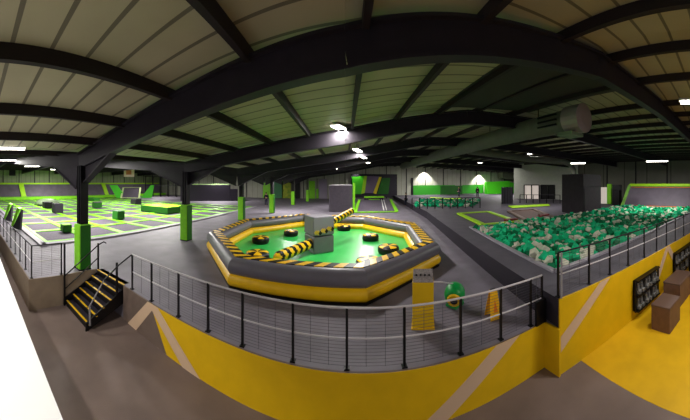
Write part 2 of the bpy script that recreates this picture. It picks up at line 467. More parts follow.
tube_lamp(P(578, 163.2, 20.0), 1.3, (.4, -1, 0), False, 'tube light above the dark partition block', 170, hang=False)
tube_lamp(P(657, 161.2, 20.0), 1.9, (.1, -1, 0), False, 'tube light above the sloping padded wall at right', 170, hang=False)
tube_lamp(P(688, 102, 6.0), .45, (.1, -1, 0), False, 'bright light at the far right edge of the roof', 60, hang=False)
tube_lamp(P(421, 158.5, 34), 1.6, (1, 0, 0), False, 'small tube light over the left bright patch of the back wall', 0, hang=False)
tube_lamp(P(484, 163, 33), 2.0, (1, 0, 0), False, 'small tube light over the right bright patch of the back wall', 0, hang=False)
tube_lamp(P(498, 163, 36), 2.0, (1, 0, 0), False, 'small tube light above the speckled grey wall box', 60, hang=False)
# made-up fixtures, added to brighten the court, deck and back of the hall
for i, (x, y, pw) in enumerate([(-16, 8, 420), (-16, 18, 420), (-28, 8, 420), (-28, 20, 420), (-20, 34, 420), (-34, 34, 350), (-37, 14, 350), (16, 16, 120), (-1, 30, 130), (14, 37, 400), (-6, 24, 220), (28, 36, 450)]):
    l = bpy.data.lights.new('lamp_light', 'AREA'); l.shape = 'RECTANGLE'; l.size = 1.6; l.size_y = .5; l.energy = pw * LP; l.color = (1, .96, .92)
    q = Vector((x, y, rz(x) - .45))
    tube_lamp(q, 1.6, (0, 1, 0), False, ['added tube light over the near right of the trampoline court', 'added tube light over the middle right of the trampoline court', 'added tube light over the near left of the trampoline court',
        'added tube light over the middle left of the trampoline court', 'added tube light behind the trampoline court', 'added tube light in the far left corner of the hall', 'added tube light near the far left padded wall',
        'added tube light high above the rear trampolines of the deck', 'added tube light near the climbing panels', 'added tube light above the small far foam pit', 'added tube light behind the inflatable arena', 'added tube light over the bright green block'][i], 0)
    lo = bpy.data.objects.new('lamp_light', l); COL.objects.link(lo); lo.location = q + Vector((0, 0, -.08))

for i, (x, y, pw) in enumerate([(2.0, -3.6, 35), (6.6, -1.8, 75), (-6, -4.0, 10)]):  # made-up lamps, added behind the viewpoint to light the front wall and floor
    l = bpy.data.lights.new('lamp_light', 'AREA'); l.shape = 'RECTANGLE'; l.size = 1.6; l.size_y = .5; l.energy = pw * LP; l.color = (1, .95, .88)
    q = Vector((x, y, rz(x) - 1.3))
    tube_lamp(q, 1.6, (1, 0, 0), False, ['added unseen tube light over the middle of the front gallery', 'added unseen tube light over the shoe rack area', 'added unseen tube light over the left of the front gallery'][i], 0)
    lo = bpy.data.objects.new('lamp_light', l); COL.objects.link(lo); lo.location = q + Vector((0, 0, -.08))

def spot(loc, to, power, ang, blend=.4, col=(1, .97, .9), r=.1):
    l = bpy.data.lights.new('spot_light', 'SPOT'); l.energy = power * LP; l.spot_size = ang; l.spot_blend = blend; l.color = col; l.shadow_soft_size = r
    o = bpy.data.objects.new('spot_light', l); COL.objects.link(o); o.location = loc
    o.rotation_euler = (Vector(to) - Vector(loc)).to_track_quat('-Z', 'Y').to_euler()
    return o
for pxx in (425, 480, 356):
    a = (pxx - 345) / 240; x = (YB - .5) * math.tan(a)
    spot((x, YB - 1.0, rz(x) - .45), (x, YB - .3, 1.6), 1200 if pxx != 356 else 110, math.radians(96), .5)

# white partition at the lower left, brightened by an added spot that has no fixture
b = MB(); b.prism([(-11, 1.07), (-1.7, .93), (-1.7, -4), (-11, -4)], FG, .6)
struct(b.build('wall_partition', [M_white]))
spot((-4.0, -1.6, 4.3), (-4.6, -.4, .6), 330, math.radians(100), .5)

# ------------------------------------------------------------------ railings
def railing(name, pts, level, label, height=.98, mesh=True, topm=None, rails=(1.0, .5), step=None, skip_first=False):
    """pts: post feet; straight rails between them, wire mesh infill"""
    t = thing(name, (pts[0][0], pts[0][1], level), label, 'railing')
    for i, p in enumerate(pts):
        b = MB(); b.box((p[0], p[1], level + height / 2), (.04, .04, height)); b.box((p[0], p[1], level + .01), (.09, .09, .02)); b.build('post', [M_black], t)
    for k, r in enumerate(rails):
        b = MB(); b.tube([(p[0], p[1], level + height * r) for p in pts], .02 if k == 0 else .014, 8); b.build('top_rail' if k == 0 else 'mid_rail', [topm or M_rail] if k == 0 else [M_rail], t, smooth=True)
    if mesh:
        for p, q in zip(pts[:-1], pts[1:]):
            b = MB(); n = 17
            P_, Q_ = Vector((p[0], p[1], 0)), Vector((q[0], q[1], 0))
            for j in range(n):
                z = level + .05 + (height - .1) * j / (n - 1)
                b.bar(P_ + Vector((0, 0, z)), Q_ + Vector((0, 0, z)), .004, .004)
            L = (Q_ - P_).length; m_ = max(2, int(L / .3))
            for j in range(1, m_):
                c = P_.lerp(Q_, j / m_)
                b.bar(c + Vector((0, 0, level + .04)), c + Vector((0, 0, level + height - .03)), .006)
            b.build('mesh_panel', [M_wire], t)
    return t
M_wire = mat('wire_mesh', (84, 80, 88), .6)
g_ = lambda x, y, z: (at(x, y, z).x, at(x, y, z).y)
cx_ = [-5.26, -4.4, -3.45, -2.62, -1.83, -.87, .03, .96, 1.95, 2.78, 3.52, 3.84]
railing('mesh_railing', [(x, fr(x) + .06) for x in cx_], 0, 'long curved-looking railing with wire mesh in front of the inflatable arena')
rx = [3.93, 4.85, 5.62, 6.45, 7.35, 8.2, 9.0, 9.85, 10.8, 11.9, 13.2, 14.6]
railing('mesh_railing', [(x, dr(x) + .08) for x in rx], DK, 'railing with black posts on the yellow wall in front of the foam pit', .93, topm=M_steel)
lx = [-7.3, -8.1, -9.0, -9.95, -11.0, -12.1, -13.3, -14.6, -16.0, -17.5]
railing('mesh_railing', [(-7.32, 3.0), (-7.3, 1.98)] + [(x, 1.98) for x in lx[1:]], 0, 'railing along the front of the trampoline court at far left', 1.02, topm=M_steel)
# kick box where the two railings meet
b = MB(); b.box((3.72, fr(3.72) - .02, .25), (.28, .06, .5)); b.box((3.84, fr(3.84) + .1, .25), (.05, .3, .5))
tag(b.build('kick_plate', [M_black]), 'black kick plate at the step between the two railings', 'kick plate')
b = MB(); b.bar((3.92, dr(3.92) - .02, DK), (3.92, dr(3.92) - .02, DK + .95), .03)
tag(b.build('white_post', [mat('pale_post', (140, 136, 140), .5)]), 'pale upright post where the mural wall steps up', 'post')

# ------------------------------------------------------------------ steps
t = thing('staircase', (-6.4, 3.1, FG), 'short flight of dark steps with yellow nosings at lower left', 'steps')
x0, x1 = -7.16, -5.6; n = 6; rise = -FG / n; run = .23
for i in range(n):
    y0 = 3.1 + i * run; z = FG + rise * (i + 1)
    b = MB(); b.box(((x0 + x1) / 2, y0 + run / 2 + .0, z - .02), (x1 - x0 - .08, run + .02, .04)); b.build('tread', [M_dkpad], t)
    b = MB(); b.box(((x0 + x1) / 2, y0 + .005, z - rise / 2 - .02), (x1 - x0 - .1, .02, rise - .04)); b.build('riser', [M_black], t)
    b = MB()
    for (u, v) in ((.02, .3), (.33, .62), (.65, .98)) if i not in (0, 5) else ((.01, .99),):
        b.box((x0 + (x1 - x0) * (u + v) / 2, y0 + .025, z + .004), ((x1 - x0) * (v - u), .055, .012))
    b.build('nosing', [M_yellow], t)
for x in (x0 + .02, x1 - .02):
    b = MB(); b.slab([(x - .02, 3.02, FG), (x - .02, 3.1 + n * run, FG + .5), (x - .02, 3.1 + n * run, 0.0), (x - .02, 3.02, FG + .22)], .04); b.build('stringer', [M_black], t)
h = thing('handrail', (-7.17, 3.05, FG), 'left black handrail of the yellow-nosed steps', 'handrail', None)
b = MB(); b.bar((-7.17, 3.05, FG), (-7.17, 3.05, 1.05), .05); b.build('post', [M_black], h)
b = MB(); b.bar((-7.17, 4.32, 0), (-7.17, 4.32, .9), .05); b.build('post', [M_black], h)
b = MB(); b.tube([(-7.17, 3.05, -.02), (-7.17, 4.32, .84), (-7.17, 4.55, .92), (-7.17, 4.65, .86)], .022, 8); b.tube([(-7.17, 3.05, -.45), (-7.17, 4.32, .4)], .018, 8); b.build('rail', [M_black], h)
h = thing('handrail', (-5.6, 3.1, FG), 'right handrail of the yellow-nosed steps, with a pale lower end', 'handrail', None)
b = MB(); b.bar((-5.6, 4.0, -.15), (-5.6, 4.0, .72), .05); b.build('post', [M_black], h)
b = MB(); b.tube([(-5.6, 3.55, .3), (-5.5, 4.0, .68), (-5.3, 4.3, .96)], .022, 8); b.build('rail', [M_black], h)
b = MB(); b.tube([(-5.62, 3.1, -.32), (-5.6, 3.55, .3)], .018, 8); b.bar((-5.6, 3.12, FG + .16), (-5.62, 3.12, -.32), .04); b.build('lower_rail', [mat('rail_grey', (130, 126, 130), .5)], h)

# ------------------------------------------------------------------ inflatable arena
HZ = [Vector(p) for p in ((-3.05, 6.28), (.45, 6.08), (3.1, 8.15), (3.65, 12.3), (1.45, 15.5), (-3.0, 16.3), (-5.7, 12.9), (-5.55, 9.1))]
CEN = sum(HZ, Vector((0, 0))) / 8
def offs(o):
    out = []
    for i in range(8):
        p, a, c = HZ[i], HZ[i - 1], HZ[(i + 1) % 8]
        n1 = Vector(((p - a).y, -(p - a).x)).normalized(); n2 = Vector(((c - p).y, -(c - p).x)).normalized()
        mm = (n1 + n2).normalized(); k = 1 / max(.5, mm.dot(n1))
        out.append(p + mm * k * o)
    return out
t = thing('inflatable_arena', (CEN.x, CEN.y, 0), 'big eight-sided inflatable arena, grey and yellow walls round a green floor', 'inflatable')
def ring(prof, name, m):
    b = MB(); L = []
    for o, z in prof:
        L.append([(q.x, q.y, z) for q in offs(o)])
    for r0, r1 in zip(L[:-1], L[1:]):
        for i in range(8):
            j = (i + 1) % 8
            b.add([r0[i], r0[j], r1[j], r1[i]], [(0, 1, 2, 3)])
    return b.build(name, [m], t)
def arc(c0, cz, r_o, r_z, a0, a1, n=8):
    return [(c0 + r_o * math.cos(math.radians(a0 + (a1 - a0) * i / n)), cz + r_z * math.sin(math.radians(a0 + (a1 - a0) * i / n))) for i in range(n + 1)]
def smooth(o):
    for p in o.data.polygons: p.use_smooth = True
    bm = bmesh.new(); bm.from_mesh(o.data); bmesh.ops.remove_doubles(bm, verts=bm.verts, dist=.0005)
    for e in bm.edges:
        if len(e.link_faces) == 2:
            d = (e.verts[0].co - e.verts[1].co)
            hor = abs(d.z) > .02
            if hor: e.smooth = False
    bmesh.ops.recalc_face_normals(bm, faces=bm.faces); bm.to_mesh(o.data); bm.free()
rb = ring([(.12, .0), (.24, .0), (.24, .06), (.12, .06)], 'base_skirt', M_ib)
ry_ = ring(arc(.05, .24, .25, .22, -80, 70), 'outer_tube', M_iy); smooth(ry_)
rg = ring(arc(.03, .6, .26, .26, -60, 100), 'grey_wall', M_ig); smooth(rg)
r2 = ring(arc(-.18, .6, .3, .25, 80, 235), 'inner_wall', M_ig); smooth(r2)
r3 = ring(arc(-.3, .22, .3, .22, 115, 230), 'inner_tube', M_iy); smooth(r3)
pf = offs(-.45); b = MB(); b.prism([(q.x, q.y) for q in pf], .02, .1); b.build('bouncy_floor', [M_ifloor], t)
o1, o2 = offs(.04), offs(-.3)
for i in range(8):      # hazard strip on the crest
    b = MB(); j = (i + 1) % 8; L = (o1[j] - o1[i]).length; n = max(6, int(L / .24)); n += n % 2
    def q(o, s): v = o[i].lerp(o[j], min(1, max(0, s))); return v
    for k in range(n + 2):
        s0, s1 = k / n - 1.0 / n, (k + 1) / n - 1.0 / n
        p0, p1 = q(o1, s0), q(o1, s1); p2, p3 = q(o2, s1 + 1.0 / n), q(o2, s0 + 1.0 / n)
        zt = .875
        pts = [(p0.x, p0.y, zt), (p1.x, p1.y, zt), (p2.x, p2.y, zt - .01), (p3.x, p3.y, zt - .01)]
        if (p1 - p0).length < 1e-4 and (p2 - p3).length < 1e-4: continue
        b.add(pts + [(x, y, z - .03) for x, y, z in pts], [(0, 1, 2, 3), (0, 4, 5, 1), (1, 5, 6, 2), (2, 6, 7, 3), (3, 7, 4, 0)], k % 2)
    b.build('hazard_strip', [M_iy, M_ib], t)
# the sweeper machine
mc = Vector((-1.12, 10.25, .1)); ra = math.radians(33)
t = thing('sweeper_machine', mc, 'grey padded block with two striped sweeping arms, middle of the inflatable arena', 'machine')
b = MB(); b.box(mc + Vector((0, 0, .36)), (.95, .95, .7), ra); b.build('lower_block', [M_ig], t, bevel=.04)
b = MB(); b.box(mc + Vector((0, 0, 1.13)), (.97, .97, .78), ra); b.build('upper_block', [mat('pale_grey_vinyl', (132, 128, 138), .5)], t, bevel=.04)
fx = Vector((math.cos(ra), math.sin(ra), 0)); fy = Vector((-math.sin(ra), math.cos(ra), 0))
b = MB()      # yellow and dark emblem band across the right face
for k in range(9):
    u = -.42 + k * .095; zf = lambda q: .84 + .02 * q + .09 * math.sin(q * 2.1)
    b.bar(mc + fx * u - fy * .492 + Vector((0, 0, zf(k))), mc + fx * (u + .1) - fy * .492 + Vector((0, 0, zf(k + 1))), .014, .13, m=int(k % 3 == 2))
b.build('emblem', [mat('emblem_yellow', (206, 164, 60), .5), M_ib], t)
def arm(a, c, r, name):
    a, c = Vector(a), Vector(c); n = int((c - a).length / .04); pts = [a.lerp(c, i / n) for i in range(n + 1)]
    rr = [r * min(1, .55 + .12 * (n - i)) for i in range(n + 1)]
    b = MB(); b.tube(pts, rr, 16, stripe=lambda i, k: int((i + (k if k < 8 else 16 - k) * .55) / 4) % 2)
    b.build(name, [M_iy, M_ib], t, smooth=True)
arm(mc + Vector((-.15, -.2, .42)), (-2.42, 8.1, .36), .2, 'sweeper_arm')
arm(mc + Vector((.1, .25, .98)), (.42, 13.1, 1.5), .17, 'sweeper_arm')
# pods
for (x, y, r, lab) in ((260.7, 237, .42, 'at the left of the green floor'), (291, 230.5, .4, 'behind the lower striped arm'), (257.5, 252, .46, 'close to the near left wall, beside the arm tip'),
                       (370.5, 234.5, .42, 'in the middle right, farther from the viewer'), (388.5, 246, .45, 'nearest the right wall'), (369, 259, .46, 'against the near wall, right of the block'),
                       (344, 225.5, .42, 'behind the block under the raised arm')):
    p = at(x, y, .38)
    t2 = thing('podium', (p.x, p.y, .1), 'round black and yellow jumping podium ' + lab, 'podium')
    b = MB(); b.lathe((p.x, p.y, .1), [(r * .9, 0), (r, .08), (r, .2), (r * .93, .27)], 24); b.build('podium_side', [M_ib], t2, smooth=True)
    b = MB(); b.lathe((p.x, p.y, .1), [(r * .93, .268), (r * .8, .3), (r * .4, .31), (.02, .31)], 24, mf=lambda i, k: (k // 3) % 2); b.build('podium_top', [M_iy, M_ib], t2)

# ------------------------------------------------------------------ things in front of the arena
p = at(423, 324.5, 0); az = math.atan2(p.x, p.y)
t = thing('control_stand', p, 'yellow upright control stand with grey top behind the front railing', 'control stand')
b = MB(); b.box(p + Vector((0, 0, .48)), (.44, .34, .96), -az); b.build('body', [M_yellow], t, bevel=.015)
b = MB(); b.box(p + Vector((0, 0, .01)), (.48, .4, .03), -az); b.build('foot', [M_yellow], t)
R_ = Matrix.Rotation(-az, 3, 'Z')
q4 = [p + R_ @ Vector(v) for v in ((-.21, -.17, .965), (.21, -.17, .965), (.21, .17, 1.12), (-.21, .17, 1.12))]
b = MB(); b.slab(q4, .05); b.build('control_panel', [mat('panel_grey', (150, 140, 140), .5, noise=.4, nscale=30)], t)
for i in range(4):
    b = MB(); b.lathe(p + R_ @ Vector((-.14 + .09 * i, -.02, 1.045)), [(.022, 0), (.022, .02), (.015, .03)], 10)
    b.build('button', [M_ib], t)
g = at(456, 311, 0)
t = thing('blower_fan', g, 'green blower fan with a yellow ring beside the yellow control stand', 'blower')
dv = Vector((-.45, -.75, -.25)).normalized(); c0 = g + Vector((.08, .22, .34))
b = MB(); b.tube([c0 + dv * s for s in (-.12, -.1, 0, .12, .22, .26)], [.16, .22, .25, .25, .22, .18], 20); b.build('housing', [M_bgreen], t, smooth=True)
b = MB(); b.tube([c0 + dv * s for s in (.25, .27, .31)], [.15, .17, .15], 20); b.build('intake_ring', [M_yellow], t)
b = MB(); b.tube([c0 + dv * s for s in (.312, .318)], [.09, .085], 16); b.build('intake_grille', [M_black], t)
b = MB(); b.box(c0 + Vector((0, 0, -.29)), (.36, .3, .05), .5); b.box(c0 + Vector((.1, 0, -.22)), (.05, .26, .16), .5); b.box(c0 + Vector((-.1, 0, -.22)), (.05, .26, .16), .5); b.build('foot', [M_bgreen], t)
b = MB(); b.tube([p + Vector((.2, .05, .86)), p + Vector((.45, .1, .8)), c0 + Vector((-.02, 0, .2))], .014, 6)
tag(b.build('power_cable', [M_rail]), 'pale cable running from the yellow stand to the green blower', 'cable')
s0 = at(493, 316.5, 0)
t = thing('floor_sign', s0, 'yellow folding wet floor sign on the grey carpet', 'sign')
az = math.atan2(s0.x, s0.y); R_ = Matrix.Rotation(-az + .5, 3, 'Z')
for sg in (-1, 1):
    q4 = [s0 + R_ @ Vector(v) for v in ((-.14, sg * .14, 0), (.14, sg * .14, 0), (.085, sg * .02, .6), (-.085, sg * .02, .6))]
    b = MB(); b.slab(q4, .012 * sg); b.build('panel', [M_sign], t)
    q5 = [s0 + R_ @ Vector(v) for v in ((-.05, sg * .112 + sg * .018, .16), (.05, sg * .112 + sg * .018, .16), (.0, sg * .06 + sg * .018, .42))]
    b = MB(); b.slab(q5, .006 * sg); b.build('warning_triangle', [M_orange], t)
b = MB(); b.box(s0 + Vector((0, 0, .605)), (.12, .06, .03), -az + .5); b.build('hinge', [M_black], t)

# ------------------------------------------------------------------ trampoline court
PX, PY = 2.8, 2.42
NX, NY = 11, 10
cx0, cy0 = -10.95, 3.75
def bedthing(x, y, w, d, z, label, group=None, pm=None, mm=None, pw=.2, cat='trampoline', tilt=None):
    t = thing('trampoline', (x, y, z), label, cat, group)
    b = MB(); b.box((x, y, z + .02), (w - 2 * pw, d - 2 * pw, .02)); b.build('jump_mat', [mm or M_matbed], t)
    b = MB(); h = .07
    for (c, s) in (((x, y - d / 2 + pw / 2, z + h / 2), (w, pw, h)), ((x, y + d / 2 - pw / 2, z + h / 2), (w, pw, h)), ((x - w / 2 + pw / 2, y, z + h / 2), (pw, d - 2 * pw, h)), ((x + w / 2 - pw / 2, y, z + h / 2), (pw, d - 2 * pw, h))):
        b.box(c, s)
    b.build('frame_padding', [pm or M_green], t); return t
bproto = None
for i in range(NX):
    for j in range(NY):
        x, y = cx0 - PX * (i + .5) - .35, cy0 + PY * (j + .5)
        dep = ('nearest column' if i == 0 else 'second column' if i == 1 else 'third column' if i == 2 else 'middle columns' if i < 7 else 'far columns')
        rw = ('front row' if j == 0 else 'second row' if j == 1 else 'third row' if j == 2 else 'middle rows' if j < 7 else 'back rows')
        lab = 'green padded floor trampoline with a grey mat, %s, %s of the left court' % (rw, dep)
        gr = 'court trampolines, %s, %s' % (rw, dep)
        if bproto is None: bproto = bedthing(x, y, PX - .02, PY - .02, 0, lab, gr); continue
        c = copy_tree(bproto); c.location = (x, y, 0); c['label'] = lab; c['group'] = gr
b = MB(); b.box((cx0 - .12, cy0 + PY * NY / 2, .04), (.34, PY * NY + .5, .08)); b.box((cx0 - PX * NX / 2, cy0 - .2, .04), (PX * NX + .4, .34, .08))
tag(b.build('court_edging', [M_lip]), 'pale grey padded edging along the near sides of the trampoline court', 'edging')
def soft_block(px_, py_, w, d, h, m, mt, label, rz_=0, z=.075, name='foam_block'):
    p = at(px_, py_, z)
    t = thing(name, (p.x, p.y, z), label, 'soft block')
    b = MB(); b.box((p.x, p.y, z + h / 2), (w, d, h), rz_); b.build('block_body', [m], t, bevel=.04)
    b = MB(); b.box((p.x, p.y, z + h + .012), (w * .96, d * .96, .025), rz_); b.build('block_top', [mt], t)
    return t
soft_block(162.5, 211.5, 3.8, 2.6, .62, M_dkgreen, M_lime, 'wide low block with a lime top on the trampoline court')
soft_block(118.5, 219, .75, .75, .65, M_dkgreen, M_dkgreen, 'small dark green cube block, nearest on the court')
soft_block(97, 207.5, .9, .9, .6, M_dkgreen, M_dkpad, 'small dark cube block right of the nearest column')
soft_block(136, 204, 1.1, 1.1, .7, M_dkpad, M_dkpad, 'small charcoal block left of the lime topped block')
soft_block(93, 200.5, 2.6, 1.2, .45, M_dkgreen, M_dkgreen, 'long dark green slab behind the nearest column')
soft_block(57.5, 212.5, .9, .9, .9, M_dkpad, M_dkpad, 'dark tub-like block on the court left of the column')
soft_block(47.5, 208, 1.0, 1.0, .7, M_black, M_dkpad, 'black cube block in front of the rounded mound')
soft_block(34, 198.5, 3.2, 1.6, .5, M_dkgreen, M_dkgreen, 'long low dark slab far back on the left court')
soft_block(66, 231.5, .55, .55, .42, M_dkgreen, M_green, 'low green block just left of the nearest column')
p = at(50, 206.5, .07) + Vector((-2.2, .4, 0)); b = MB(); b.lathe((p.x, p.y, .07), [(1.7, 0), (1.6, .35), (1.2, .65), (.6, .82), (.05, .86)], 20)
tag(b.build('padded_mound', [mat('mound_grey', (96, 112, 84), .5)], None, smooth=True), 'rounded grey-green padded mound on the left trampoline court', 'mound')
for (px_, py_, lab, zt) in ((9.5, 220, 'left triangular green wedge standing by the far left railing', 1.35), (18, 227.5, 'right triangular green wedge standing by the far left railing', 1.35)):
    p = at(px_, py_, .07); t = thing('padded_wedge', (p.x, p.y, .07), lab, 'wedge')
    b = MB(); b.slab([(p.x - .75, p.y + .1, .08), (p.x + .0, p.y - .35, .08), (p.x + .5, p.y, zt), (p.x + .1, p.y + .25, zt)], -.18); b.build('sloping_face', [M_green], t)
    b = MB(); b.slab([(p.x + .0, p.y - .37, .08), (p.x + .95, p.y - .1, .08), (p.x + .55, p.y + .1, zt - .02)], .15); b.build('dark_side', [M_dkpad], t)

# inclined padded wall along the far left
t = thing('padded_wall', (-42, 24, 0), 'long sloping grey padded wall with lime top along the far left side', 'padded wall')
b = MB(); b.slab([(-42.2, 2.2, .5), (-42.2, 44, .5), (-43.3, 44, 2.75), (-43.3, 2.2, 2.75)], -.15); b.build('sloping_pad', [M_pad], t)
b = MB(); b.tube([(-43.3, 2.2, 2.85), (-43.3, 44, 2.85)], .2, 10); b.build('top_roll', [M_lime], t)
b = MB(); b.prism([(-42.3, 2.2), (-40.7, 2.2), (-40.7, 44), (-42.3, 44)], .075, .55); b.build('foot_ledge', [M_green], t)
for y in (9.5, 27):
    b = MB(); b.slab([(-42.05, y, .5), (-42.05, y + .9, .5), (-43.12, y + .6, 2.8), (-43.12, y - .3, 2.8)], -.18); b.build('lime_divider', [M_lime], t)
# green framed ramps at the back left of the court
def framed_ramp(px_, py_, w, d, h, rot, label, fm=M_lime, mm=M_matbed, z=.075, lean=None):
    p = at(px_, py_, z); R = Matrix.Rotation(rot, 3, 'Z')
    t = thing('framed_ramp', (p.x, p.y, z), label, 'ramp')
    def Q(x, s, o=0): return p + R @ Vector((x, s * d, s * h + o))
    b = MB(); b.slab([Q(-w / 2, 0, .1), Q(w / 2, 0, .1), Q(w / 2, 1, .1), Q(-w / 2, 1, .1)], .08); b.build('ramp_mat', [mm], t)
    b = MB(); pw = .32
    for a, c in ((Q(-w / 2, 0, .12), Q(-w / 2, 1, .12)), (Q(w / 2, 0, .12), Q(w / 2, 1, .12)), (Q(-w / 2, 0, .12), Q(w / 2, 0, .12)), (Q(-w / 2, 1, .12), Q(w / 2, 1, .12))): b.bar(a, c, pw, .1)
    b.build('ramp_padding', [fm], t)
    b = MB()
    for sx in (-1, 1): b.slab([Q(sx * w / 2, 0, 0), p + R @ Vector((sx * w / 2, d, 0)), Q(sx * w / 2, 1, 0)], .1)
    b.build('ramp_side', [M_bright], t)
    return t
framed_ramp(130, 198.5, 3.4, 2.5, 1.9, .75, 'pale framed steep ramp between green panels, back left', mat('pale_lime', (206, 220, 160), .5))
for (px_, lab, sgn) in ((118, 'slanting bright green panel left of the pale framed ramp', -1), (146, 'slanting bright green panel right of the pale framed ramp', 1)):
    p = at(px_, 198, .08); dx = Vector((math.cos(.75), math.sin(.75), 0))
    b = MB(); b.slab([p - dx * 1.0, p + dx * 1.1, p + dx * (1.1 + .5 * sgn) + Vector((0, 0, 2.5)), p + dx * (.3 + .6 * sgn) + Vector((0, 0, 2.5))] if sgn > 0 else
        [p - dx * .3, p + dx * 1.7, p + dx * -.2 + Vector((0, 0, 2.5)), p + dx * -1.7 + Vector((0, 0, 2.5))], .3)
    tag(b.build('slanting_panel', [M_bright]), lab, 'panel')
# black cage and dark inflatable behind the court
p = at(155, 197, 0)
b = MB()
for i in range(5):
    for j in range(2): b.bar((p.x - 3 + i * 1.6, p.y + j * 2.2 + i * .8, 0), (p.x - 3 + i * 1.6, p.y + j * 2.2 + i * .8, 4.6), .14)
for z in (2.4, 4.5):
    b.bar((p.x - 3, p.y, z), (p.x + 3.4, p.y + 3.2, z), .12); b.bar((p.x - 3, p.y + 2.2, z), (p.x + 3.4, p.y + 5.4, z), .12)
tag(b.build('climbing_cage', [M_black]), 'black steel cage frame standing behind the left court', 'cage')
p0, p1 = at(181, 0, 0, 41), at(237, 0, 0, 41)
t = thing('padded_barrier', ((p0.x + p1.x) / 2, (p0.y + p1.y) / 2, 0), 'long dark purple padded block with stepped right end behind the court', 'padded block')
q0, q1 = Vector((p0.x, p0.y, 0)), Vector((p1.x, p1.y, 0)); dd = (q1 - q0).normalized()
b = MB(); b.bar(q0 + Vector((0, 0, 1.35)), q1 - dd * 1.2 + Vector((0, 0, 1.35)), 2.0, 2.7); b.bar(q1 - dd * 1.2 + Vector((0, 0, 1.0)), q1 + Vector((0, 0, 1.0)), 2.0, 2.0); b.build('block_body', [mat('deep_purple_vinyl', (38, 33, 44), .5)], t, bevel=.06)
b = MB(); b.bar(q0 + Vector((0, 0, 2.78)), q1 - dd * 1.4 + Vector((0, 0, 2.78)), 1.9, .16); b.build('lit_top', [mat('lit_top_green', (150, 180, 120), .5)], t)  # light falling on the top, put into a paler greenish colour
b = MB(); b.box((XL + .15, 8.2, 4.9), (.25, 1.2, 1.1)); tag(b.build('wall_speaker', [M_black]), 'square black box high on the far left wall', 'speaker')
p = at(129, 173, dist=44); 
b = MB(); b.box(p, (2.0, .12, 1.4), .6); b.box(p + Vector((0, -.05, .1)), (1.0, .12, .8), .6, 1); tag(b.build('wall_notice', [mat('pink_white', (226, 196, 190), .5), mat('notice_red', (200, 110, 90), .5)]), 'pinkish white notice hung above the far left ramps', 'notice')

# ------------------------------------------------------------------ middle distance
# grey partition with a green end post
b = MB(); pA, pB = at(329, 212, 0), at(352.5, 212, 0)
t = thing('grey_partition', ((pA.x + pB.x) / 2, pA.y, 0), 'tall plain grey padded partition block behind the arena, green strip on its right', 'partition')
b = MB(); b.box(((pA.x + pB.x) / 2, pA.y + 2.0, 1.37), (pB.x - pA.x, 4, 2.74)); b.build('block_body', [mat('dim_grey_vinyl', (80, 74, 84), .6, noise=.2)], t, bevel=.04)
b = MB(); b.box(((pA.x + pB.x) / 2, pA.y + 2.0, 2.77), (pB.x - pA.x + .05, 4, .07)); b.build('top_trim', [mat('light_grey_trim', (170, 166, 172), .5)], t)
b = MB(); b.box((pB.x + .15, pA.y + .2, 1.5), (.24, .4, 3.0)); b.build('green_strip', [M_green], t)
pA = at(354, 213, 0); pB = at(399, 213, 0)
t = thing('tumble_ramp', ((pA.x + pB.x) / 2, pA.y, 0), 'wide grey ramp outlined in green just behind the inflatable arena', 'ramp')
yA = pA.y; yB = yA + 9; w0, w1 = pA.x + .1, pB.x - .1
def RQ(x, s, o=0): return Vector((x + s * (1.0 if x < 3 else 1.1), yA + s * (yB - yA), .05 + .62 * s + o))
b = MB(); b.slab([RQ(w0, 0), RQ(w1, 0), RQ(w1, 1), RQ(w0, 1)], .05); b.build('ramp_mat', [M_matbed], t)
b = MB()
for a, c in ((RQ(w0, 0, .03), RQ(w1, 0, .03)), (RQ(w1, 0, .03), RQ(w1, 1, .03)), (RQ(w0, 0, .03), RQ(w0, 1, .03))): b.bar(a, c, .34, .08)
b.build('ramp_padding', [M_green], t)
b = MB(); b.bar(RQ(w1 - 1.3, .1, .03), RQ(w1 - 1.3, 1, .03), .09, .03); b.bar(RQ(w1 - 1.0, .1, .03), RQ(w1 - 1.0, 1, .03), .09, .03); b.build('white_line', [M_fix], t)
x0, x1 = RQ(w0, 1).x + .8, RQ(w1, 1).x - 1.0
t = thing('landing_platform', ((x0 + x1) / 2, yB + 1, 0), 'dark landing box with green rim at the top of the wide ramp', 'platform')
b = MB(); b.box(((x0 + x1) / 2, yB + 1.2, .5), (x1 - x0, 2.0, 1.0)); b.build('box_body', [M_dkpad], t)
b = MB(); b.box(((x0 + x1) / 2, yB + .3, 1.05), (x1 - x0 + .2, .4, .22)); b.box(((x0 + x1) / 2, yB + .19, .62), (x1 - x0 - 1, .05, .22)); b.build('rim_padding', [M_green], t)
# climbing panels on the back wall
YW = YB - .25
def wx(px_, y=YW): return y * math.tan((px_ - 345) / 240)
def wzz(py_, px_, y=YW): return EYE + (183 - py_) / 240 * y / math.cos((px_ - 345) / 240)
t = thing('climbing_wall', (wx(372), YW, 0), 'dark climbing wall with slanting green panels and yellow edges at the back', 'climbing wall')
b = MB(); b.box(((wx(351) + wx(397)) / 2, YW, 2.45), (wx(397) - wx(351), .3, 4.5)); b.build('backing', [M_dkpad], t)
def wallpoly(pts, m, name, parent, off=.2, th=.06):
    b = MB(); b.slab([(wx(x), YW - off, max(.01, wzz(y, x))) for x, y in pts], th); return b.build(name, [m], parent)
wallpoly([(352, 177), (364, 176), (361, 194), (352, 194)], M_bright, 'green_panel', t)
wallpoly([(364, 176), (367, 176), (364.5, 193), (361, 194)], M_lime, 'slanting_edge', t, .24)
wallpoly([(367, 176), (379, 176.5), (373, 193), (364.5, 193)], mat('purple_grey_vinyl', (112, 98, 122), .5), 'grey_panel', t)
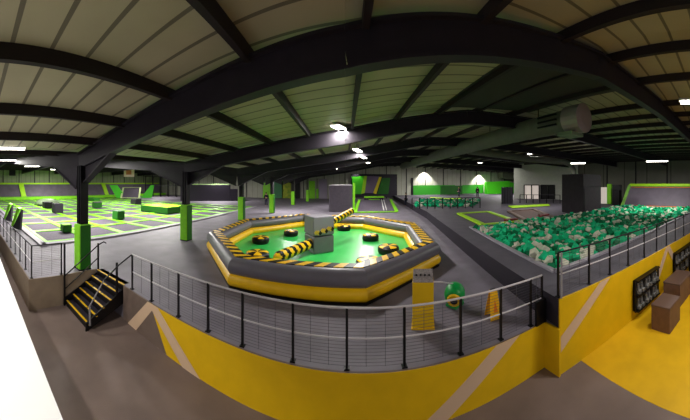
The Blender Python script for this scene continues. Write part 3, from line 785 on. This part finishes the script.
wallpoly([(379, 177), (381.5, 177), (376, 194), (373, 193)], mat('yellow_vinyl', (214, 196, 40), .5), 'slanting_edge', t, .24)
wallpoly([(382, 178), (390, 178), (388, 194), (377, 194)], M_dkgreen, 'green_panel', t)
# back wall colour bands
t = thing('padded_band', (wx(450), YW, 0), 'long green padded band along the bright back wall', 'wall padding')
wallpoly([(413, 185.5), (455, 185), (455, 194), (413, 195)], mat('mid_green_vinyl', (56, 150, 44), .5), 'padding', t, .1)
wallpoly([(440, 186), (462, 185.5), (462, 196), (440, 196)], M_dkgreen, 'dark_padding', t, .16)
wallpoly([(462, 185), (483, 184.5), (483, 193), (462, 193.5)], mat('mid_green_vinyl', (56, 150, 44), .5), 'padding', t, .14)
wallpoly([(410.5, 178), (412.8, 178), (412.8, 195), (410.5, 195)], M_black, 'black_post', t, .3)
t = thing('bright_block', (wx(492), YW, 0), 'tall bright green padded block at the right of the back wall', 'padded block')
wallpoly([(481, 182), (503, 181), (503, 195), (481, 195)], M_bright, 'front_pad', t, 1.4, 1.2)
wallpoly([(503, 182), (518, 184), (518, 197), (503, 196)], M_bright, 'side_pad', t, 1.0, .8)
b = MB(); b.slab([(wx(497), YW - 2.2, wzz(178.5, 497)), (wx(514), YW - 2.2, wzz(180.5, 514)), (wx(514), YW - 2.2, wzz(167, 514)), (wx(497), YW - 2.2, wzz(165, 497))], 1.9)
tag(b.build('wall_box', [mat('speckled_grey', (110, 122, 96), .7, noise=.5, nscale=9)]), 'speckled grey box projecting from the wall above the bright green block', 'wall box')
# side of hall behind the deck, right of the bright block: windows and dark doors
wC = wallbox('wall_partition_back', (24.0, 28.2), (27.8, 19.0), DK, 6.0, M_wall, .2)
pr = lambda s, z, off=.16: Vector((24.0 + 3.8 * s - off * .92, 28.2 - 9.2 * s - off * .38, z))
for s0_, s1_, z0, z1, m, n_, lab in ((.18, .42, .65, 2.7, M_glass, 'window_1', ''), (.45, .66, .65, 2.7, M_black, 'door_1', ''), (.8, .92, .65, 2.7, M_glass, 'window_2', '')):
    b = MB(); b.slab([pr(s0_, z0), pr(s1_, z0), pr(s1_, z1), pr(s0_, z1)], .06); o = struct(b.build(n_, [m])); ORIG[o.name] = Vector((0, 0, 0))
    b = MB()
    for s in (s0_, (s0_ + s1_) / 2, s1_): b.bar(pr(s, z0, .2), pr(s, z1, .2), .12)
    b.bar(pr(s0_, z1, .2), pr(s1_, z1, .2), .12); b.build('window_frame' if 'window' in n_ else 'door_frame', [M_black], o)
p = at(507, 203.5, DK)
t = thing('equipment_cabinet', (p.x, p.y, DK), 'black barred cabinet in front of the bright green block', 'cabinet')
b = MB(); b.box((p.x, p.y, DK + .95), (1.3, .9, 1.9), -.6); b.build('cabinet_body', [M_dkpad], t)
b = MB()
for i in range(5):
    o_ = Matrix.Rotation(-.6, 3, 'Z') @ Vector((-.6 + .3 * i, -.47, 0)); b.bar(Vector((p.x, p.y, DK)) + o_, Vector((p.x, p.y, DK + 1.95)) + o_, .05)
b.build('bars', [M_black], t)
# deck trampolines
def quadtramp(pts, z, label, pm, mm):
    c = sum((Vector((*q, 0)) for q in pts), Vector()) / 4
    t = thing('deck_trampoline', (c.x, c.y, z), label, 'trampoline')
    V = [Vector((*q, z + .01)) for q in pts]
    b = MB(); b.slab(V, -.03); b.build('jump_mat', [mm], t)
    b = MB()
    for i in range(4): b.bar(V[i] + Vector((0, 0, .05)), V[(i + 1) % 4] + Vector((0, 0, .05)), .3, .1)
    b.build('frame_padding', [pm], t); return t
quadtramp([(7.35, 11.3), (9.6, 10.95), (11.0, 16.2), (8.4, 16.4)], DK, 'long trampoline framed in lime behind the foam pit', M_lime, M_matbed)
quadtramp([(10.4, 11.1), (12.7, 10.9), (15.2, 15.2), (12.6, 15.5)], DK, 'long trampoline framed in dull brown behind the foam pit', mat('brown_vinyl_pad', (120, 104, 96), .5), mat('brown_mesh', (92, 72, 66), .7))
for (x, y, lab) in ((9.4, 11.35, 'small maroon pad at the end of the lime framed trampoline'), (12.3, 11.3, 'small maroon pad at the end of the brown framed trampoline')):
    b = MB(); b.box((x, y, DK + .16), (.9, .35, .12)); tag(b.build('maroon_pad', [M_maroon], None, bevel=.03), lab, 'pad')
b = MB(); q = [at(508, 206.5, DK), at(548, 204.5, DK), at(550, 206, DK), at(512, 208.5, DK)]
b.slab([v + Vector((0, 0, .04)) for v in q], .04); tag(b.build('lime_strip', [M_lime]), 'lime padded strip on the floor in front of the far windows', 'padding')
# small far foam pit
pts = [at(414, 206.5, DK), at(474, 206.5, DK), at(480, 200.5, DK), at(420, 200.5, DK)]
sp = []
for i in range(520):
    u, v = random.random(), random.random()
    q = pts[0].lerp(pts[1], u).lerp(pts[3].lerp(pts[2], u), v); sp.append((q.x, q.y, DK + .06 + random.uniform(-.03, .08)))
foam_heap('far_foam_cubes', sp, .3, 'smaller far foam pit of pale and green cubes behind a railing')
def lowrail(p, q, z, n, label, h=1.0):
    p, q = Vector((p.x, p.y, z)), Vector((q.x, q.y, z)); t = thing('guard_rail', p, label, 'railing')
    for i in range(n + 1):
        c = p.lerp(q, i / n); b = MB(); b.bar(c, c + Vector((0, 0, h)), .07); b.build('post', [M_black], t)
    b = MB(); b.tube([p + Vector((0, 0, h)), q + Vector((0, 0, h))], .035, 6); b.tube([p + Vector((0, 0, h / 2)), q + Vector((0, 0, h / 2))], .025, 6); b.build('rails', [M_steel], t)
lowrail(at(412, 208.5, DK), at(480, 208.0, DK), DK, 9, 'dark low railing in front of the small far foam pit')
lowrail(at(520, 203, DK), at(560, 203.5, DK), DK, 6, 'dark railing in front of the far windows')
b = MB(); b.slab([v + Vector((0, 0, .05)) for v in (at(432, 198.5, DK), at(462, 199.5, DK), at(462, 198.3, DK), at(430, 197.4, DK))], .05)
tag(b.build('lime_edge', [M_lime]), 'thin lime padded edge beyond the small far foam pit', 'padding')

# dark block right of the brown trampoline
t = thing('dark_partition', (16.9, 11.1, DK), 'tall near-black partition block behind the foam pit', 'partition')
b = MB(); b.box((16.9, 11.15, DK + 1.55), (2.8, 2.1, 3.1)); b.build('block_body', [mat('soot_panel', (58, 52, 58), .7, noise=.2)], t)
b = MB(); b.box((15.6, 10.08, DK + 1.0), (.06, .06, 2.0)); b.box((16.9, 10.08, DK + 2.1), (2.8, .04, .05)); b.build('edge_trim', [M_steel], t)
# far right sloping padded wall
RX = 22.4
t = thing('sloping_wall', (RX, 4, DK), 'sloping grey padded wall edged in lime at the far end of the foam pit', 'padded wall')
yl, yr = 9.9, -.5
def WQ(y, s, o=0): return Vector((RX + s * 1.5 + o, y - s * .25 * (1 if y > 5 else 0), DK + .02 + s * 2.15))
b = MB(); b.slab([WQ(yl, 0), WQ(yr, 0), WQ(yr, 1), WQ(yl, 1)], .12); b.build('sloping_pad', [M_pad], t)
b = MB(); b.bar(WQ(yl, 0, -.05), WQ(yl, 1, -.05), .3, .16); b.build('side_roll', [mat('pale_green_vinyl', (124, 176, 80), .5)], t)
b = MB(); b.tube([WQ(yl, 1), WQ(yr, 1)], .17, 10); b.build('top_roll', [M_lime], t)
b = MB(); b.bar(WQ(yl - .3, .9, -.08), WQ(yr, .9, -.08), .05, .05); b.bar(WQ(yl - .3, .06, -.08), WQ(yr, .06, -.08), .05, .05); b.build('orange_piping', [M_orange], t)
b = MB(); b.prism([(22.15, 9.9), (22.4, 9.9), (22.4, -.5), (22.15, -.5)], DK, DK + .12); b.build('foot_ledge', [M_lip], t)
p = at(615, 205, DK)
b = MB(); b.box((23.3, 10.9, DK + 1.1), (.7, .8, 2.2)); b.box((23.1, 10.8, DK + 1.9), (.5, .9, .5), .3)
tag(b.build('climbing_rig', [M_black]), 'black upright frame behind the left end of the sloping padded wall', 'frame')
b = MB(); b.box((24.5, 12.4, DK + 1.15), (.3, .55, 2.3)); tag(b.build('green_pillar_pad', [M_green], None, bevel=.05), 'narrow green upright pad right of the dark partition block', 'padding')
b = MB(); b.box((24.8, 13.3, DK + .95), (.3, .9, 1.9)); tag(b.build('lit_doorway', [M_glass]), 'pale lit doorway strip beside the narrow green pad', 'doorway')

# far end behind the columns
for (xa, xb, ya, yb_, m, n_, lab, cat) in ((263, 271, 183, 197, M_green, 'green_post_pad', 'green upright pad on the back wall between third and fourth columns', 'padding'),
        (274, 283, 181, 196, mat('teal_vinyl', (70, 130, 90), .5), 'crash_mat', 'dull green panel behind the fourth column', 'panel'),
        (282, 291, 181.5, 192, mat('yellow_green_mural', (190, 190, 60), .6, col2=(110, 150, 50), nscale=1.5), 'mural_panel', 'yellow and green patterned panel between fourth and fifth columns', 'panel'),
        (295, 300, 179, 196, M_black, 'dark_doorway', 'dark doorway right of the fifth column', 'doorway'),
        (309, 315, 181, 196, M_green, 'crash_mat', 'green panel between the last two columns', 'panel'),
        (319, 327, 179, 197, mat('lilac_grey', (150, 140, 160), .6), 'crash_mat', 'lilac grey panel right of the last column', 'panel')):
    b = MB(); z0, z1 = .01, wzz(ya, (xa + xb) / 2)
    b.slab([(wx(xa), YW - .05, z0), (wx(xb), YW - .05, z0), (wx(xb), YW - .05, z1), (wx(xa), YW - .05, z1)], .12); tag(b.build(n_, [m]), lab, cat)

# ------------------------------------------------------------------ shoe racks and seats at right
def shoe_rack(x0, x1, z0, z1, cols_, rows, label):
    t = thing('shoe_rack', (x0, dr(x0), FG), label, 'shoe rack')
    f = lambda x, off: dr(x) - off
    b = MB()
    b.slab([(x0, f(x0, .05), z0), (x1, f(x1, .05), z0), (x1, f(x1, .05), z1), (x0, f(x0, .05), z1)], .01); b.build('back_board', [M_black], t)
    b = MB()
    for r in range(rows + 1):
        z = z0 + (z1 - z0) * r / rows; b.bar((x0, f(x0, .14), z), (x1, f(x1, .14), z), .17, .035 if r in (0, rows) else .05)
    b.build('shelf', [M_black], t)
    for c in range(cols_ + 1):
        x = x0 + (x1 - x0) * c / cols_
        b = MB(); b.bar((x, f(x, .14), z0), (x, f(x, .14), z1), .17, .03); b.build('divider', [M_black], t)
    for r in range(rows):
        for c in range(cols_):
            x = x0 + (x1 - x0) * (c + .5) / cols_; z = z0 + (z1 - z0) * r / rows + .03
            s = MB(); hgt = (z1 - z0) / rows
            for k in (-1, 1):
                xx = x + k * .095
                s.box((xx, f(xx, .14), z + .06), (.15, .17, .1)); s.box((xx, f(xx, .11), z + .16), (.13, .1, .14)); s.box((xx, f(xx, .11), z + .26), (.11, .08, .08))
            o = s.build('shoes', [M_shoe], None, bevel=.012)
            tag(o, 'pair of grey shoes in the %s of the %s' % (['bottom row', 'top row'][r] if rows == 2 else ['bottom row', 'middle row', 'top row'][r], label.split(',')[0]), 'shoes', 'shoes in the ' + label.split(',')[0] + ', row ' + 'abc'[r])
    return t
shoe_rack(6.5, 7.85, -.72, .16, 3, 2, 'black shoe rack nearest the viewer, against the yellow wall')
shoe_rack(9.3, 11.4, -.72, .2, 4, 2, 'farther black shoe rack, right of the beige chevron')
def seat(x, y, w, d, h, rz_, label):
    t = thing('box_seat', (x, y, FG), label, 'seat')
    b = MB(); b.box((x, y, FG + h / 2 - .02), (w, d, h - .04), rz_); b.build('box_body', [M_wood], t, bevel=.015)
    b = MB(); b.box((x, y, FG + h - .02), (w + .02, d + .02, .06), rz_); b.build('seat_pad', [M_woodtop], t, bevel=.02)
seat(6.55, 1.55, .75, .55, .68, -.2, 'brown box seat on the yellow floor, nearest the viewer')
seat(8.2, 1.5, 1.2, .6, .72, -.2, 'longer brown box seat behind the nearest one')
p = Vector((9.6, 1.05, FG))
t = thing('black_bag', p, 'black bag-like object standing at the right edge beside the seats', 'bag')
b = MB(); b.lathe(p, [(.24, 0), (.3, .15), (.3, .9), (.24, 1.3), (.1, 1.45)], 16); b.build('bag_body', [M_black], t, smooth=True)
b = MB(); b.tube([p + Vector((-.1, 0, 1.4)), p + Vector((-.08, 0, 1.6)), p + Vector((.08, 0, 1.6)), p + Vector((.1, 0, 1.4))], .02, 6); b.build('handle', [M_black], t)

# ------------------------------------------------------------------ people (far away)
def person(px_, py_, z, h, rot, label, step=.16):
    p = at(px_, py_, z); k = h / 1.75
    J = {'pel': (0, 0, .95), 'ch': (0, 0, 1.3), 'nk': (0, 0, 1.48), 'hd0': (0, .01, 1.58), 'hd1': (0, .015, 1.68),
         'hl': (-.1, 0, .92), 'kl': (-.11, step * .6, .5), 'fl': (-.11, step * .3, .08), 'tl': (-.11, step * .3 + .14, .04),
         'hr': (.1, 0, .92), 'kr': (.11, -step * .2, .5), 'fr': (.11, -step, .08), 'tr': (.11, -step + .14, .04),
         'sl': (-.19, 0, 1.42), 'el': (-.25, -.04, 1.13), 'wl': (-.23, .1, .9), 'al': (-.22, .15, .83), 'sr': (.19, 0, 1.42), 'er': (.25, .02, 1.13), 'wr': (.23, .14, .93), 'ar': (.21, .2, .88)}
    rad = {'pel': .13, 'ch': .15, 'nk': .055, 'hd0': .08, 'hd1': .095, 'hl': .09, 'kl': .06, 'fl': .042, 'tl': .035, 'hr': .09, 'kr': .06, 'fr': .042, 'tr': .035,
           'sl': .06, 'el': .042, 'wl': .03, 'al': .035, 'sr': .06, 'er': .042, 'wr': .03, 'ar': .035}
    E_ = [('pel', 'ch'), ('ch', 'nk'), ('nk', 'hd0'), ('hd0', 'hd1'), ('pel', 'hl'), ('hl', 'kl'), ('kl', 'fl'), ('fl', 'tl'), ('pel', 'hr'), ('hr', 'kr'), ('kr', 'fr'), ('fr', 'tr'),
          ('ch', 'sl'), ('sl', 'el'), ('el', 'wl'), ('wl', 'al'), ('ch', 'sr'), ('sr', 'er'), ('er', 'wr'), ('wr', 'ar')]
    t = thing('person', p, label, 'person'); t.rotation_euler = (0, 0, rot); t.scale = (k, k, k)
    def skin(name, keys, grow, m, only=None):
        ks = [q for q in J if q in keys]; ix = {q: i for i, q in enumerate(ks)}
        me = bpy.data.meshes.new(name); me.from_pydata([J[q] for q in ks], [(ix[a], ix[c]) for a, c in E_ if a in ix and c in ix], []); me.materials.append(m)
        o = bpy.data.objects.new(name, me); COL.objects.link(o); o.parent = t
        sk = o.modifiers.new('skin', 'SKIN'); sk.use_smooth_shade = True
        for q in ks:
            r_ = rad[q] + grow; me.skin_vertices[0].data[ix[q]].radius = (r_ * (1.25 if q in ('ch', 'pel') else 1), r_)
        me.skin_vertices[0].data[0].use_root = True
        s = o.modifiers.new('sub', 'SUBSURF'); s.levels = 1; s.render_levels = 1
        return o
    skin('body', list(J), 0, M_skin)
    skin('trousers', ['pel', 'hl', 'kl', 'fl', 'hr', 'kr', 'fr'], .03, M_cloth2)
    skin('jacket', ['pel', 'ch', 'nk', 'sl', 'el', 'wl', 'sr', 'er', 'wr'], .038, M_cloth)
    b = MB(); b.lathe((0, -.005, 1.66), [(.1, -.04), (.112, .03), (.09, .1), (.03, .125)], 12)
    o = b.build('hair', [M_hair], None, smooth=True); o.parent = t
person(266.2, 206, 0, 1.75, .4, 'dark-clothed person standing just left of the fourth column')
person(406, 206.2, 0, 1.75, 1.2, 'dark-clothed person walking on the floor between ramp and deck')
person(459, 197.2, DK, 1.75, 2.2, 'dark-clothed person in front of the dark green wall padding')
person(477.5, 197.6, DK, 1.75, -.5, 'dark-clothed person in front of the right bright wall patch')

# ------------------------------------------------------------------ world
w = bpy.data.worlds.new('world'); S.world = w; w.use_nodes = True
bg = w.node_tree.nodes['Background']; bg.inputs['Color'].default_value = (.8, .78, .9, 1); bg.inputs['Strength'].default_value = .25
S.view_settings.view_transform = 'Standard'; S.view_settings.look = 'None'; S.view_settings.exposure = 0.22; S.view_settings.gamma = 1
S.view_settings.use_curve_mapping = False
S.cycles.use_denoising = True
S.cycles.max_bounces = 6; S.cycles.diffuse_bounces = 4; S.cycles.glossy_bounces = 2
